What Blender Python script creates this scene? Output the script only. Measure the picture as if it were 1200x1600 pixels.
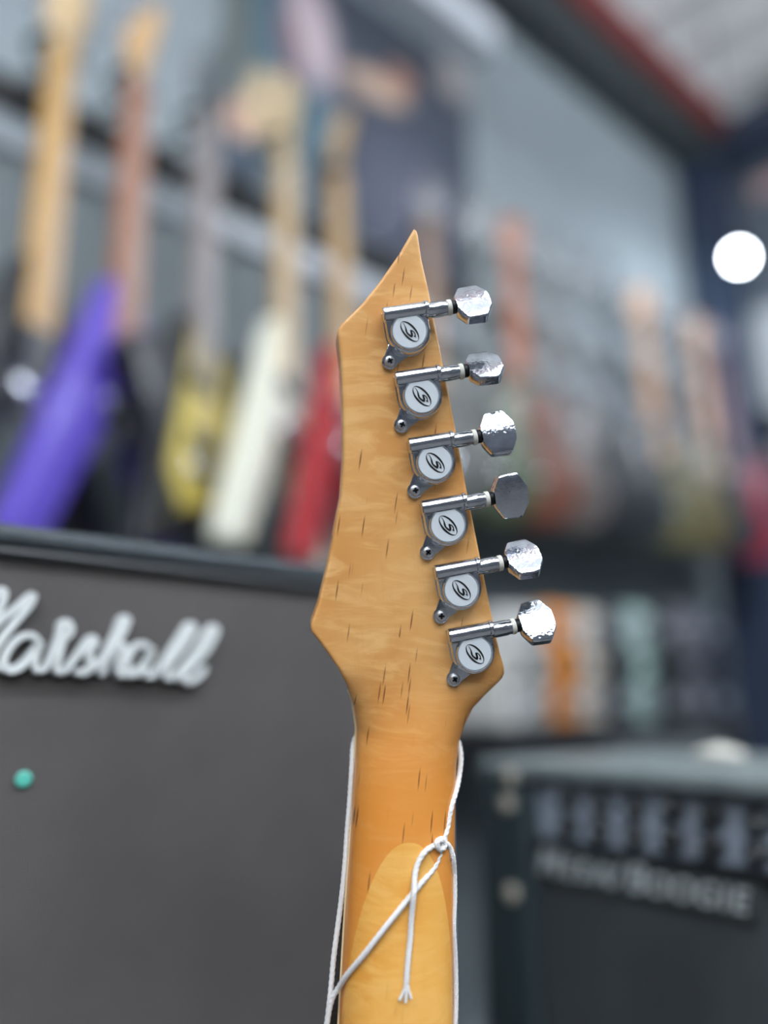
import bpy, bmesh, math, random
from mathutils import Vector, Matrix

for o in list(bpy.data.objects):
    bpy.data.objects.remove(o)
R = math.radians
random.seed(7)
SC = bpy.context.scene
COL = SC.collection

# ------------------------------------------------------------------ camera
FPX = 1200.0                     # focal length in pixels of the 1200x1600 frame
CAM = Vector((0, 0, 1.0))
PITCH = math.atan(310 / FPX)
cp, sp = math.cos(PITCH), math.sin(PITCH)
RIGHT, FWD, UP = Vector((1, 0, 0)), Vector((0, cp, sp)), Vector((0, -sp, cp))
FOCUS = 0.300
cam_d = bpy.data.cameras.new('camera')
cam_d.sensor_fit = 'VERTICAL'
cam_d.sensor_height = 36.0
cam_d.sensor_width = 27.0
cam_d.lens = 36.0 * FPX / 1600
cam_d.clip_start = 0.02
cam_d.clip_end = 60
cam_d.dof.use_dof = True
cam_d.dof.focus_distance = FOCUS - 0.002
cam_d.dof.aperture_fstop = 1.55
cam_d.dof.aperture_blades = 0
cam = bpy.data.objects.new('camera', cam_d)
COL.objects.link(cam)
cam.location = CAM
cam.rotation_euler = (R(90) + PITCH, 0, 0)
SC.camera = cam

# ------------------------------------------------------------------ world, exposure
w = bpy.data.worlds.new('world')
SC.world = w
w.use_nodes = True
w.node_tree.nodes['Background'].inputs[0].default_value = (0.75, 0.86, 1.0, 1)
w.node_tree.nodes['Background'].inputs[1].default_value = 3.0
SC.view_settings.view_transform = 'Standard'
SC.view_settings.look = 'None'
SC.view_settings.gamma = 1.0
SC.view_settings.exposure = 0.75
SC.view_settings.use_curve_mapping = False
SC.cycles.use_denoising = True
SC.cycles.max_bounces = 6
SC.cycles.diffuse_bounces = 3
SC.cycles.glossy_bounces = 4
SC.cycles.sample_clamp_indirect = 2.5
SC.cycles.sample_clamp_direct = 30.0
TUBE_STRENGTH = 30.0             # shop ceiling tubes, added fill tubes too


def ray(u, v):
    return RIGHT * ((u - 600) / FPX) + UP * ((800 - v) / FPX) + FWD


def P(u, v, d):
    return CAM + ray(u, v) * d


# ------------------------------------------------------------------ materials
def lin(c):
    return tuple((x / 255 / 12.92 if x / 255 <= 0.04045 else ((x / 255 + 0.055) / 1.055) ** 2.4) for x in c) + (1,)


MATS = {}


def mat(name, rgb=(128, 128, 128), rough=0.5, metal=0.0, var=0.08, vscale=30.0, bump=0.0, bscale=200.0, coat=0.0, emit=None, estr=0.0, stretch=(1, 1, 1)):
    if name in MATS:
        return MATS[name]
    m = bpy.data.materials.new(name)
    m.use_nodes = True
    nt = m.node_tree
    b = nt.nodes['Principled BSDF']
    tc = nt.nodes.new('ShaderNodeTexCoord')
    mp = nt.nodes.new('ShaderNodeMapping')
    mp.inputs['Scale'].default_value = stretch
    nt.links.new(tc.outputs['Object'], mp.inputs['Vector'])
    n = nt.nodes.new('ShaderNodeTexNoise')
    n.inputs['Scale'].default_value = vscale
    n.inputs['Detail'].default_value = 4
    nt.links.new(mp.outputs[0], n.inputs['Vector'])
    r = nt.nodes.new('ShaderNodeValToRGB')
    c = lin(rgb)
    r.color_ramp.elements[0].position = 0.3
    r.color_ramp.elements[1].position = 0.7
    r.color_ramp.elements[0].color = tuple(x * (1 - var) for x in c[:3]) + (1,)
    r.color_ramp.elements[1].color = tuple(min(1, x * (1 + var)) for x in c[:3]) + (1,)
    nt.links.new(n.outputs['Fac'], r.inputs[0])
    nt.links.new(r.outputs[0], b.inputs['Base Color'])
    b.inputs['Roughness'].default_value = rough
    b.inputs['Metallic'].default_value = metal
    b.inputs['Coat Weight'].default_value = coat
    b.inputs['Coat Roughness'].default_value = 0.08
    if emit:
        b.inputs['Emission Color'].default_value = lin(emit)
        b.inputs['Emission Strength'].default_value = estr
    if bump:
        n2 = nt.nodes.new('ShaderNodeTexNoise')
        n2.inputs['Scale'].default_value = bscale
        n2.inputs['Detail'].default_value = 3
        nt.links.new(mp.outputs[0], n2.inputs['Vector'])
        bp = nt.nodes.new('ShaderNodeBump')
        bp.inputs['Strength'].default_value = bump
        bp.inputs['Distance'].default_value = 0.001
        nt.links.new(n2.outputs['Fac'], bp.inputs['Height'])
        nt.links.new(bp.outputs[0], b.inputs['Normal'])
    MATS[name] = m
    return m


def node(nt, t, **kw):
    n = nt.nodes.new('ShaderNode' + t)
    for k, v in kw.items():
        setattr(n, k, v)
    return n


def mixc(nt, fac, a, b, blend='MIX'):
    n = node(nt, 'Mix', data_type='RGBA', blend_type=blend)
    for sock, val in ((n.inputs[0], fac), (n.inputs[6], a), (n.inputs[7], b)):
        if hasattr(val, 'is_linked') or hasattr(val, 'node'):
            nt.links.new(val, sock)
        else:
            sock.default_value = val
    return n.outputs[2]


def maprange(nt, val, a, b, c=0.0, d=1.0, smooth=True):
    n = node(nt, 'MapRange', interpolation_type='SMOOTHSTEP' if smooth else 'LINEAR')
    nt.links.new(val, n.inputs[0])
    for i, x in enumerate((a, b, c, d)):
        n.inputs[1 + i].default_value = x
    return n.outputs[0]


def mathn(nt, op, a, b=None):
    n = node(nt, 'Math', operation=op)
    for i, x in enumerate((a, b)):
        if x is None:
            continue
        if hasattr(x, 'node'):
            nt.links.new(x, n.inputs[i])
        else:
            n.inputs[i].default_value = x
    return n.outputs[0]


def wood_lacquer(name, light, mid, deep, tick=1.0, gradient=None):
    """amber lacquered flamed maple, grain along local Y (metres)"""
    m = bpy.data.materials.new(name)
    m.use_nodes = True
    nt = m.node_tree
    b = nt.nodes['Principled BSDF']
    tc = node(nt, 'TexCoord')

    def mapped(scale, rot=0.0):
        mp = node(nt, 'Mapping')
        mp.inputs['Scale'].default_value = scale
        m0 = node(nt, 'Mapping')
        m0.inputs['Rotation'].default_value = (0, 0, rot)
        nt.links.new(tc.outputs['Object'], m0.inputs['Vector'])
        nt.links.new(m0.outputs[0], mp.inputs['Vector'])
        return mp.outputs[0]

    def noise(vec, scale, detail=4, rough=0.5, dist=0.0):
        n = node(nt, 'TexNoise')
        n.inputs['Scale'].default_value = scale
        n.inputs['Detail'].default_value = detail
        n.inputs['Roughness'].default_value = rough
        n.inputs['Distortion'].default_value = dist
        nt.links.new(vec, n.inputs['Vector'])
        return n.outputs['Fac']

    # broad tone
    n1 = noise(mapped((1, .55, 1)), 26, 3)
    c = mixc(nt, maprange(nt, n1, .32, .68), lin(deep), lin(mid))
    # flame bands lying across the grain
    n2 = noise(mapped((22, 70, 22), R(4)), 1.6, 4, .6, .9)
    c = mixc(nt, mathn(nt, 'MULTIPLY', maprange(nt, n2, .42, .72), .75), c, lin(light))
    # long fine grain lines
    n3 = noise(mapped((900, 26, 900), R(-5)), 1.0, 3)
    c = mixc(nt, mathn(nt, 'MULTIPLY', maprange(nt, n3, .55, .75), .16), c, lin(deep))
    if gradient:
        sx = node(nt, 'SeparateXYZ')
        nt.links.new(tc.outputs['Object'], sx.inputs[0])
        g = maprange(nt, sx.outputs[1], gradient[0], gradient[1])
        c = mixc(nt, mathn(nt, 'MULTIPLY', g, .8), c, lin(gradient[2]))
    # short dark pores
    if tick:
        v = node(nt, 'TexVoronoi', feature='F1')
        v.inputs['Scale'].default_value = 1.0
        v.inputs['Randomness'].default_value = 1.0
        nt.links.new(mapped((210, 46, 0), R(-7)), v.inputs['Vector'])
        mp2 = node(nt, 'Mapping')
        d = v.outputs['Distance']
        wn = node(nt, 'TexNoise')
        wn.inputs['Scale'].default_value = 900
        nt.links.new(tc.outputs['Object'], wn.inputs['Vector'])
        # stretched distance: stay within a thin sliver of the cell
        v2 = node(nt, 'TexVoronoi', feature='F1')
        v2.inputs['Scale'].default_value = 1.0
        nt.links.new(mapped((1050, 92, 0), R(8)), v2.inputs['Vector'])
        sep = node(nt, 'SeparateColor')
        nt.links.new(v2.outputs['Color'], sep.inputs[0])
        gate = maprange(nt, sep.outputs[0], .925, .95)
        near = maprange(nt, v2.outputs['Distance'], .50, .15)
        t = mathn(nt, 'MULTIPLY', mathn(nt, 'MULTIPLY', gate, near), .85 * tick)
        c = mixc(nt, t, c, lin((118, 70, 30)))
    nt.links.new(c, b.inputs['Base Color'])
    b.inputs['Roughness'].default_value = .42
    b.inputs['Coat Weight'].default_value = .35
    b.inputs['Coat Roughness'].default_value = .22
    b.inputs['Specular IOR Level'].default_value = .4
    bp = node(nt, 'Bump')
    bp.inputs['Strength'].default_value = .08
    bp.inputs['Distance'].default_value = .0006
    nt.links.new(n2, bp.inputs['Height'])
    nt.links.new(bp.outputs[0], b.inputs['Normal'])
    MATS[name] = m
    return m


WOOD = wood_lacquer('amber_maple', (238, 190, 124), (224, 168, 100), (208, 146, 78), 1.0, (-.05, -.12, (216, 134, 44)))
WOOD2 = wood_lacquer('honey_maple', (236, 184, 102), (230, 170, 82), (218, 152, 62), 0.25)
CHROME = mat('chrome', (214, 218, 224), .07, 1.0, .04, 300, .05, 900)
CHROME_WORN = mat('worn_chrome', (205, 210, 218), .09, 1.0, .16, 260, .16, 700)
STEEL = mat('screw_steel', (200, 202, 205), .42, 1.0, .1, 400)
DARK_METAL = mat('dark_recess', (22, 22, 24), .5, .6)
CAP_W = mat('pale_cap_plastic', (206, 213, 216), .35, 0, .02, 300)
INK = mat('black_ink', (10, 10, 12), .4, 0, .02)
NYLON = mat('ivory_nylon', (205, 202, 190), .5, 0, .04, 300)
CORD = mat('white_cotton', (236, 234, 230), .9, 0, .05, 900, .6, 2500)
BINDING = mat('cream_binding', (226, 205, 160), .4)
EBONY = mat('dark_fretboard', (30, 25, 24), .6, 0, .9, 60, .5, 900, stretch=(1, 24, 1))
FRET = mat('fret_wire', (185, 185, 180), .2, 1.0)
TOLEX = mat('black_vinyl', (46, 55, 60), .42, 0, .2, 300, .9, 700)
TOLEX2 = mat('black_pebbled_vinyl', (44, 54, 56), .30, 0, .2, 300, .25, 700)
TOLEX_TOP = mat('pale_grey_vinyl', (112, 122, 122), .4, 0, .15, 60, .25, 700)  # lighter grey vinyl for the black amplifier's top panel
BLACK = mat('black_paint', (20, 21, 23), .45, 0, .1)
BLACK_MATT = mat('matt_black', (24, 26, 28), .8, 0, .15)
LOGO_W = mat('white_logo_plastic', (208, 213, 211), .35, 0, .03)


def grille_mat(name, a, b_, scale, var):
    m = bpy.data.materials.new(name)
    m.use_nodes = True
    nt = m.node_tree
    b = nt.nodes['Principled BSDF']
    tc = node(nt, 'TexCoord')
    mp = node(nt, 'Mapping')
    nt.links.new(tc.outputs['Object'], mp.inputs[0])
    w1 = node(nt, 'TexWave', bands_direction='X')
    w2 = node(nt, 'TexWave', bands_direction='Z')
    for x in (w1, w2):
        x.inputs['Scale'].default_value = scale
        x.inputs['Distortion'].default_value = .4
        nt.links.new(mp.outputs[0], x.inputs[0])
    f = mathn(nt, 'MULTIPLY', w1.outputs['Fac'], w2.outputs['Fac'])
    n = node(nt, 'TexNoise')
    n.inputs['Scale'].default_value = 14
    n.inputs['Detail'].default_value = 5
    nt.links.new(mp.outputs[0], n.inputs[0])
    c = mixc(nt, f, lin(a), lin(b_))
    c = mixc(nt, maprange(nt, n.outputs['Fac'], .3, .7, 0, var), c, lin((20, 20, 22)))
    nt.links.new(c, b.inputs['Base Color'])
    b.inputs['Roughness'].default_value = .85
    bp = node(nt, 'Bump')
    bp.inputs['Strength'].default_value = .5
    bp.inputs['Distance'].default_value = .0006
    nt.links.new(f, bp.inputs['Height'])
    nt.links.new(bp.outputs[0], b.inputs['Normal'])
    MATS[name] = m
    return m


GRILLE = grille_mat('grey_grille_cloth', (66, 63, 61), (92, 88, 85), 230, .22)
GRILLE2 = grille_mat('black_grille_cloth', (44, 49, 51), (66, 72, 74), 200, .3)


# ------------------------------------------------------------------ mesh helpers
class MB:
    def __init__(self):
        self.v, self.f = [], []

    def add(self, vs, fs, M=None):
        k = len(self.v)
        self.v += [(M @ Vector(p)) if M is not None else Vector(p) for p in vs]
        self.f += [tuple(i + k for i in f) for f in fs]
        return self

    def box(self, x0, x1, y0, y1, z0, z1, M=None):
        vs = [(x, y, z) for z in (z0, z1) for y in (y0, y1) for x in (x0, x1)]
        fs = [(0, 2, 3, 1), (4, 5, 7, 6), (0, 1, 5, 4), (2, 6, 7, 3), (0, 4, 6, 2), (1, 3, 7, 5)]
        return self.add(vs, fs, M)

    def rbox(self, x0, x1, y0, y1, z0, z1, r=.005, seg=3, M=None):
        bm = bmesh.new()
        bmesh.ops.create_cube(bm, size=1)
        for v in bm.verts:
            v.co = Vector((x0 + (v.co.x + .5) * (x1 - x0), y0 + (v.co.y + .5) * (y1 - y0), z0 + (v.co.z + .5) * (z1 - z0)))
        bmesh.ops.bevel(bm, geom=bm.edges[:], offset=r, segments=seg, profile=.5, affect='EDGES')
        bm.verts.index_update()
        vs = [v.co.copy() for v in bm.verts]
        fs = [[v.index for v in f.verts] for f in bm.faces]
        bm.free()
        return self.add(vs, fs, M)

    def lathe(self, prof, n=32, M=None):
        """prof: (radius, height) along local Z, closed with caps where radius is 0"""
        vs, fs = [], []
        for r, h in prof:
            for i in range(n):
                a = 2 * math.pi * i / n
                vs.append((r * math.cos(a), r * math.sin(a), h))
        for j in range(len(prof) - 1):
            for i in range(n):
                k = (i + 1) % n
                fs.append((j * n + i, j * n + k, (j + 1) * n + k, (j + 1) * n + i))
        fs.append(tuple(range(n - 1, -1, -1)))
        fs.append(tuple((len(prof) - 1) * n + i for i in range(n)))
        return self.add(vs, fs, M)

    def rings(self, rings, M=None, close=True):
        n = len(rings[0])
        vs = [p for r in rings for p in r]
        fs = []
        for j in range(len(rings) - 1):
            for i in range(n):
                k = (i + 1) % n
                fs.append((j * n + i, j * n + k, (j + 1) * n + k, (j + 1) * n + i))
        if close:
            fs.append(tuple(range(n - 1, -1, -1)))
            fs.append(tuple((len(rings) - 1) * n + i for i in range(n)))
        return self.add(vs, fs, M)

    def prism(self, outline, z0, z1, bev=0.0, M=None):
        if sum(a[0] * b[1] - b[0] * a[1] for a, b in zip(outline, outline[1:] + outline[:1])) < 0:
            outline = outline[::-1]
        ins = inset(outline, bev) if bev else outline
        if bev:
            mid = inset(outline, bev * .3)
            rs = [(ins, z0), (mid, z0 + bev * .3), (outline, z0 + bev), (outline, z1 - bev), (mid, z1 - bev * .3), (ins, z1)]
        else:
            rs = [(outline, z0), (outline, z1)]
        return self.rings([[(x, y, z) for x, y in o] for o, z in rs], M)

    def tube(self, pts, rad, n=10, M=None, lobes=0, twist=0.0, close=True):
        pts = [Vector(p) for p in pts]
        rs = []
        up = Vector((0, 0, 1))
        s = 0
        prev = None
        for i, p in enumerate(pts):
            t = (pts[min(i + 1, len(pts) - 1)] - pts[max(i - 1, 0)]).normalized()
            if prev is None:
                a = t.orthogonal().normalized()
            else:
                a = (prev - t * prev.dot(t)).normalized()
            prev = a
            b = t.cross(a)
            r = rad[i] if isinstance(rad, (list, tuple)) else rad
            if i:
                s += (p - pts[i - 1]).length
            ring = []
            for k in range(n):
                ph = 2 * math.pi * k / n
                rr = r
                if lobes:
                    rr = r * (.80 + .26 * abs(math.cos(lobes / 2 * (ph - s * twist))))
                ring.append(p + a * rr * math.cos(ph) + b * rr * math.sin(ph))
            rs.append(ring)
        return self.rings(rs, M, close)

    def build(self, name, m, parent=None, M=None, smooth=35):
        me = bpy.data.meshes.new(name)
        me.from_pydata([tuple(p) for p in self.v], [], self.f)
        bm = bmesh.new()
        bm.from_mesh(me)
        bmesh.ops.recalc_face_normals(bm, faces=bm.faces)
        bm.to_mesh(me)
        bm.free()
        me.materials.append(m)
        if smooth:
            me.shade_smooth()
            me.set_sharp_from_angle(angle=R(smooth))
        o = bpy.data.objects.new(name, me)
        COL.objects.link(o)
        o.parent = parent
        if M is not None:
            o.matrix_basis = M
        return o


def inset(o, d):
    n = len(o)
    out = []
    for i in range(n):
        p0, p1, p2 = Vector(o[i - 1]), Vector(o[i]), Vector(o[(i + 1) % n])
        e1, e2 = (p1 - p0), (p2 - p1)
        if e1.length < 1e-9 or e2.length < 1e-9:
            out.append(tuple(p1))
            continue
        e1.normalize(); e2.normalize()
        n1, n2 = Vector((-e1.y, e1.x)), Vector((-e2.y, e2.x))
        b = n1 + n2
        if b.length < 1e-6:
            b = n1
        b.normalize()
        q = p1 + b * (d / max(.45, b.dot(n1)))
        out.append((q.x, q.y))
    return out


def smooth_closed(pts, sub=5):
    n = len(pts)
    out = []
    for i in range(n):
        p0, p1, p2, p3 = (Vector(pts[(i + k) % n]) for k in (-1, 0, 1, 2))
        for s in range(sub):
            t = s / sub
            q = .5 * ((2 * p1) + (p2 - p0) * t + (2 * p0 - 5 * p1 + 4 * p2 - p3) * t * t + (3 * p1 - p0 - 3 * p2 + p3) * t ** 3)
            out.append(tuple(q))
    return out


def spline(pts, sub=8):
    pts = [Vector(p) for p in pts]
    n = len(pts)
    out = []
    for i in range(n - 1):
        p0, p1, p2, p3 = pts[max(i - 1, 0)], pts[i], pts[i + 1], pts[min(i + 2, n - 1)]
        for s in range(sub):
            t = s / sub
            out.append(.5 * ((2 * p1) + (p2 - p0) * t + (2 * p0 - 5 * p1 + 4 * p2 - p3) * t * t + (3 * p1 - p0 - 3 * p2 + p3) * t ** 3))
    out.append(pts[-1])
    return out


def interp(tab, x):
    if x <= tab[0][0]:
        return tab[0][1]
    for (a, b), (c, d) in zip(tab, tab[1:]):
        if x <= c:
            return b + (d - b) * (x - a) / (c - a)
    return tab[-1][1]


def tag(o, label, cat, group=None, kind=None):
    if label:
        o['label'] = label
    if cat:
        o['category'] = cat
    if group:
        o['group'] = group
    if kind:
        o['kind'] = kind
    return o


def thing(name, label, cat, loc=(0, 0, 0), rz=0.0, group=None):
    o = bpy.data.objects.new(name, None)
    o.empty_display_size = .05
    COL.objects.link(o)
    o.location = loc
    o.rotation_euler = (0, 0, rz)
    return tag(o, label, cat, group)


def copy_part(src, parent, M):
    c = src.copy()
    COL.objects.link(c)
    c.parent = parent
    c.matrix_basis = M
    return c


def T(x, y, z=0):
    return Matrix.Translation((x, y, z))


def RZ(a):
    return Matrix.Rotation(a, 4, 'Z')


def RX(a):
    return Matrix.Rotation(a, 4, 'X')


def RY(a):
    return Matrix.Rotation(a, 4, 'Y')


# ================================================================== the room
AZ = R(50)
DW = Vector((math.sin(AZ), math.cos(AZ), 0))          # along the guitar wall, away from the camera
NW = Vector((math.cos(AZ), -math.sin(AZ), 0))         # out of that wall into the shop
WALL_P = 1.50                                         # wall stands 1.6 m from the camera
W0 = -NW * WALL_P                                     # foot of the perpendicular
MW = Matrix(((DW.x, NW.x, 0, W0.x), (DW.y, NW.y, 0, W0.y), (0, 0, 1, 0), (0, 0, 0, 1)))   # (t, o, z) -> world; mirrored, used for points only


def Wp(t, o, z):
    return W0 + DW * t + NW * o + Vector((0, 0, z))


def wall_at(u, v, o=0.0):
    """(t, z) of a photograph pixel on the plane at distance o out of the guitar wall"""
    d = ray(u, v)
    k = (W0 + NW * o - CAM).dot(NW) / d.dot(NW)
    p = CAM + d * k
    return (p - W0).dot(DW), p.z


ZC = 3.87                                             # ceiling height
T0, T1, O1 = -4.2, 3.38, 6.2                          # room extents along and out of the guitar wall
WALLM = mat('grey_wall_paint', (144, 154, 158), .8, 0, .04, 3, .1, 60)
WALLD = mat('slate_wall_paint', (96, 106, 116), .8, 0, .06, 3)
WALLC = mat('charcoal_wall_paint', (78, 81, 86), .8, 0, .06, 3)
FLOORM = mat('grey_floor', (70, 70, 70), .5, 0, .12, 5)
CEILM = mat('pale_corrugated_sheet', (238, 239, 236), .5, 0, .05, 4)
REDM = mat('red_steel_primer', (128, 48, 46), .55, .1, .12, 12)
SHADE_BAND = mat('painted_shade', (48, 56, 58), .6, .1, .1)
NAVY = mat('navy_steel', (46, 58, 78), .5, .1, .12)


def wbox(mb, t0, t1, o0, o1, z0, z1):
    vs = [Wp(t, o, z) for z in (z0, z1) for o in (o0, o1) for t in (t0, t1)]
    return mb.add(vs, [(0, 2, 3, 1), (4, 5, 7, 6), (0, 1, 5, 4), (2, 6, 7, 3), (0, 4, 6, 2), (1, 3, 7, 5)])


def struct(name, mb, m, smooth=0):
    return tag(mb.build(name, m, None, None, smooth), None, None, None, 'structure')


struct('floor', wbox(MB(), T0 - .2, T1 + .2, -.2, O1 + .2, -.1, 0), FLOORM)
struct('wall_left', wbox(MB(), T0, T1, -.15, 0, 0, ZC), WALLM)
struct('wall_back', wbox(MB(), T1, T1 + .15, -.15, O1, 0, ZC), WALLD)
struct('wall_right', wbox(MB(), T0, T1, O1, O1 + .15, 0, ZC), WALLC)
struct('wall_front', wbox(MB(), T0 - .15, T0, -.15, O1 + .15, 0, ZC), WALLC)
# corrugated sheet ceiling, ribs running out of the guitar wall
cb = MB()
prof = []
t = T0 - .15
while t < T1 + .15:
    prof += [(t, 0), (t + .10, 0), (t + .13, .15), (t + .26, .15)]
    t += .30
vs, fs = [], []
for (tt, h) in prof:
    vs += [Wp(tt, -.15, ZC + h), Wp(tt, O1 + .15, ZC + h)]
for i in range(len(prof) - 1):
    fs.append((2 * i, 2 * i + 1, 2 * i + 3, 2 * i + 2))
cb.add(vs, fs)
struct('ceiling', cb, CEILM)
# red purlins; first along the wall head, others unseen, added for red reflections
for i, oo in enumerate((.05, 2.0, 4.0)):
    struct('trim_%d' % (i + 1), wbox(MB(), T0, T1 - .02, oo, oo + .10, ZC - .17, ZC - .005), REDM)
struct('trim_4', wbox(MB(), T0, T1 - .02, 0.0, .12, ZC - .40, ZC - .175), SHADE_BAND)  # dark box stands in for the shade under the first purlin
struct('trim_5', wbox(MB(), T1 - .14, T1 - .005, 0.125, O1, ZC - .36, ZC - .18), NAVY)
struct('trim_6', wbox(MB(), T1 - .34, T1 - .10, 0.01, .16, 0, ZC - .41), NAVY)


# ================================================================== ceiling tube lights
def tube_light(t, o, label):
    root = thing('ceiling_light', label, 'ceiling light', Wp(t, o, ZC - .85), math.pi / 2 - AZ, 'tube lights under the corrugated ceiling')
    L = .75
    MB().rbox(-L, L, -.02, .02, .019, .060, .008, 2).build('housing', mat('white_enamel', (225, 228, 230), .4), root)
    MB().rbox(-L + .02, L - .02, -.075, .075, -.03, .018, .02, 3).build('diffuser', mat('lit_diffuser', (240, 244, 248), .5, 0, .01, emit=(238, 245, 255), estr=TUBE_STRENGTH), root)
    for s in (-.5, .5):
        MB().tube([(s, 0, .055), (s, 0, .848)], .004, 8).build('suspension_rod', STEEL, root)


for (t, o, lab) in ((-3.2, 2.1, 'white tube light over the aisle, at the shop entrance end'), (-1.2, 2.1, 'white tube light over the aisle just behind the photographer'),
                    (.8, 2.1, 'white tube light over the aisle above the black amplifier'), (2.6, 2.1, 'white fill tube light added over the aisle close to the far slate wall'),  # last one is an unseen tube added to brighten far wall and ceiling
                    (-3.2, 4.5, 'white tube light by the dark wall, at the shop entrance end'), (-1.2, 4.5, 'white tube light by the dark wall, second from the entrance'),
                    (.8, 4.5, 'white tube light by the dark wall, third from the entrance'),
                    (-2.3, 3.2, 'white fill tube light added between the two rows, nearer the entrance'), (-.5, 3.2, 'white fill tube light added between the two rows, nearer the far wall')):  # middle pair is unseen, added as frontal fill on the headstock
    tube_light(t, o, lab)

# bright bare lamp hanging on a thin stem
lp = CAM + ray(1155, 402) * 3.0
lamp = thing('pendant_lamp', 'glaring round white lamp hanging in front of the far wall', 'lamp', lp)
MB().lathe([(.001, -.030)] + [(.030 * math.sin(a), -.030 * math.cos(a)) for a in [math.pi * k / 14 for k in range(1, 14)]] + [(.001, .030)], 24).build(
    'bulb', mat('lit_bulb', (255, 255, 255), .4, 0, .01, emit=(236, 246, 255), estr=120), lamp)
MB().lathe([(.016, .026), (.026, .05), (.02, .085), (.008, .095)], 20).build('socket', BLACK, lamp)
MB().tube([(0, 0, .09), (0, 0, ZC - lp.z - .002)], .005, 8).build('stem', BLACK, lamp)

# ================================================================== things fixed on the guitar wall
t_a, z_r = wall_at(0, 190, .04)
_, z_r2 = wall_at(560, 440, .04)
ZR = (z_r + z_r2) / 2                              # height of the pale slat
rail = thing('hanging_rail', 'long rail on the guitar wall, black bar over a pale grey slat', 'rail', Wp(0, 0, ZR))
off = -Wp(0, 0, ZR)


def wpart(name, m, root, t0, t1, o0, o1, z0, z1):
    mb = MB()
    wbox(mb, t0, t1, o0, o1, z0, z1)
    return mb.build(name, m, root, Matrix.Translation(-root.location), 0)


TR1 = T1 - .45
wpart('slat', mat('pale_grey_slat', (176, 186, 192), .5, 0, .05), rail, -2.2, TR1, .002, .035, ZR - .035, ZR + .03)
wpart('bar', BLACK, rail, -2.2, TR1, .002, .05, ZR + .035, ZR + .11)
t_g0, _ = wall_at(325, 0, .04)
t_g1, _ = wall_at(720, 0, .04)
wpart('painted_glint', mat('white_glint_paint', (226, 234, 240), .15, 0, .02, coat=.6), rail, t_g0, t_g1, .036, .042, ZR - .034, ZR + .028)  # white strip stands in for light reflected along this stretch of slat

# panelling below the rail, slightly darker
PANM = mat('grey_panel', (112, 121, 124), .6, 0, .07, 6)
pts_t = [-2.2 + 1.2 * i for i in range(6)]
for a in pts_t:
    e = min(a + 1.194, TR1)
    if e - a < .2:
        continue
    mb = MB()
    wbox(mb, a, e, .001, .016, .25, ZR - .04)
    pn = mb.build('panel', PANM, bpy.data.objects['wall_left'], None, 0)

# poster
pa, pz1 = wall_at(352, 0, .012)
pb, _ = wall_at(735, 200, .012)
pz0 = ZR + .16
pzt = pz1 + .35
mp_ = bpy.data.materials.new('poster_print')
mp_.use_nodes = True
nt = mp_.node_tree
tc = node(nt, 'TexCoord')
cur = lin((58, 66, 80))


def blob(u0, v0, du, dv, rot, col, soft=.5):
    """a printed patch; centre and half-size read off the photograph, converted to metres on the sheet"""
    global cur
    a0, b0 = wall_at(u0, v0, .012)
    a1, _ = wall_at(u0 + du, v0, .012)
    _, b1 = wall_at(u0, v0 - dv, .012)
    m = node(nt, 'Mapping', vector_type='TEXTURE')
    m.inputs['Location'].default_value = (a0 - pa, b0 - pz0, 0)
    m.inputs['Rotation'].default_value = (0, 0, R(rot))
    m.inputs['Scale'].default_value = (abs(a1 - a0), abs(b1 - b0), 1)
    nt.links.new(tc.outputs['Object'], m.inputs[0])
    sp_ = node(nt, 'SeparateXYZ')
    nt.links.new(m.outputs[0], sp_.inputs[0])
    cx = node(nt, 'CombineXYZ')
    nt.links.new(sp_.outputs[0], cx.inputs[0])
    nt.links.new(sp_.outputs[1], cx.inputs[1])
    ln = node(nt, 'VectorMath', operation='LENGTH')
    nt.links.new(cx.outputs[0], ln.inputs[0])
    f = maprange(nt, ln.outputs['Value'], 1.0, 1.0 - soft)
    cur = mixc(nt, f, cur, lin(col))


blob(430, 120, 110, 190, 0, (66, 98, 112))
blob(372, 40, 40, 130, 0, (92, 100, 98))
blob(490, 40, 46, 120, 12, (206, 188, 194), .6)
blob(455, 70, 22, 80, 12, (128, 98, 106))
blob(380, 185, 40, 42, 0, (196, 160, 140))
blob(425, 165, 50, 70, 0, (214, 190, 150))
blob(452, 185, 24, 48, 0, (226, 218, 190))
blob(500, 200, 36, 48, 0, (62, 100, 116))
blob(590, 135, 62, 30, 8, (196, 168, 148))
blob(628, 122, 26, 28, 0, (170, 122, 100))
blob(702, 110, 48, 42, -20, (176, 166, 164))
blob(640, 60, 70, 70, 0, (56, 64, 76))
blob(640, 310, 110, 130, 0, (84, 88, 106), .8)
blob(460, 290, 60, 60, 0, (128, 138, 142), .6)
nt.links.new(cur, nt.nodes['Principled BSDF'].inputs['Base Color'])
nt.nodes['Principled BSDF'].inputs['Roughness'].default_value = .5
poster = MB().box(0, pb - pa, 0, pzt - pz0, 0, .004)
PX = Matrix(((DW.x, 0, NW.x, 0), (DW.y, 0, NW.y, 0), (0, 1, 0, 0), (0, 0, 0, 1)))
po = poster.build('poster', mp_, None, Matrix.Translation(Wp(pa, .003, pz0)) @ PX, 0)
tag(po, 'large slate-blue poster of a player in a dark shirt above the rail', 'poster')
# white trunking that crosses above the poster
ta, za = wall_at(640, -10, .07)
tb, zb = wall_at(768, 88, .07)
mb = MB()
wbox(mb, ta - .6, tb, .01, .10, (za + zb) / 2 - .0, (za + zb) / 2 + .12)
tag(mb.build('cable_trunking', mat('white_trunking', (232, 238, 244), .3, 0, .02), None, None, 0), 'white plastic cable trunking above the slate-blue poster', 'trunking')


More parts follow.
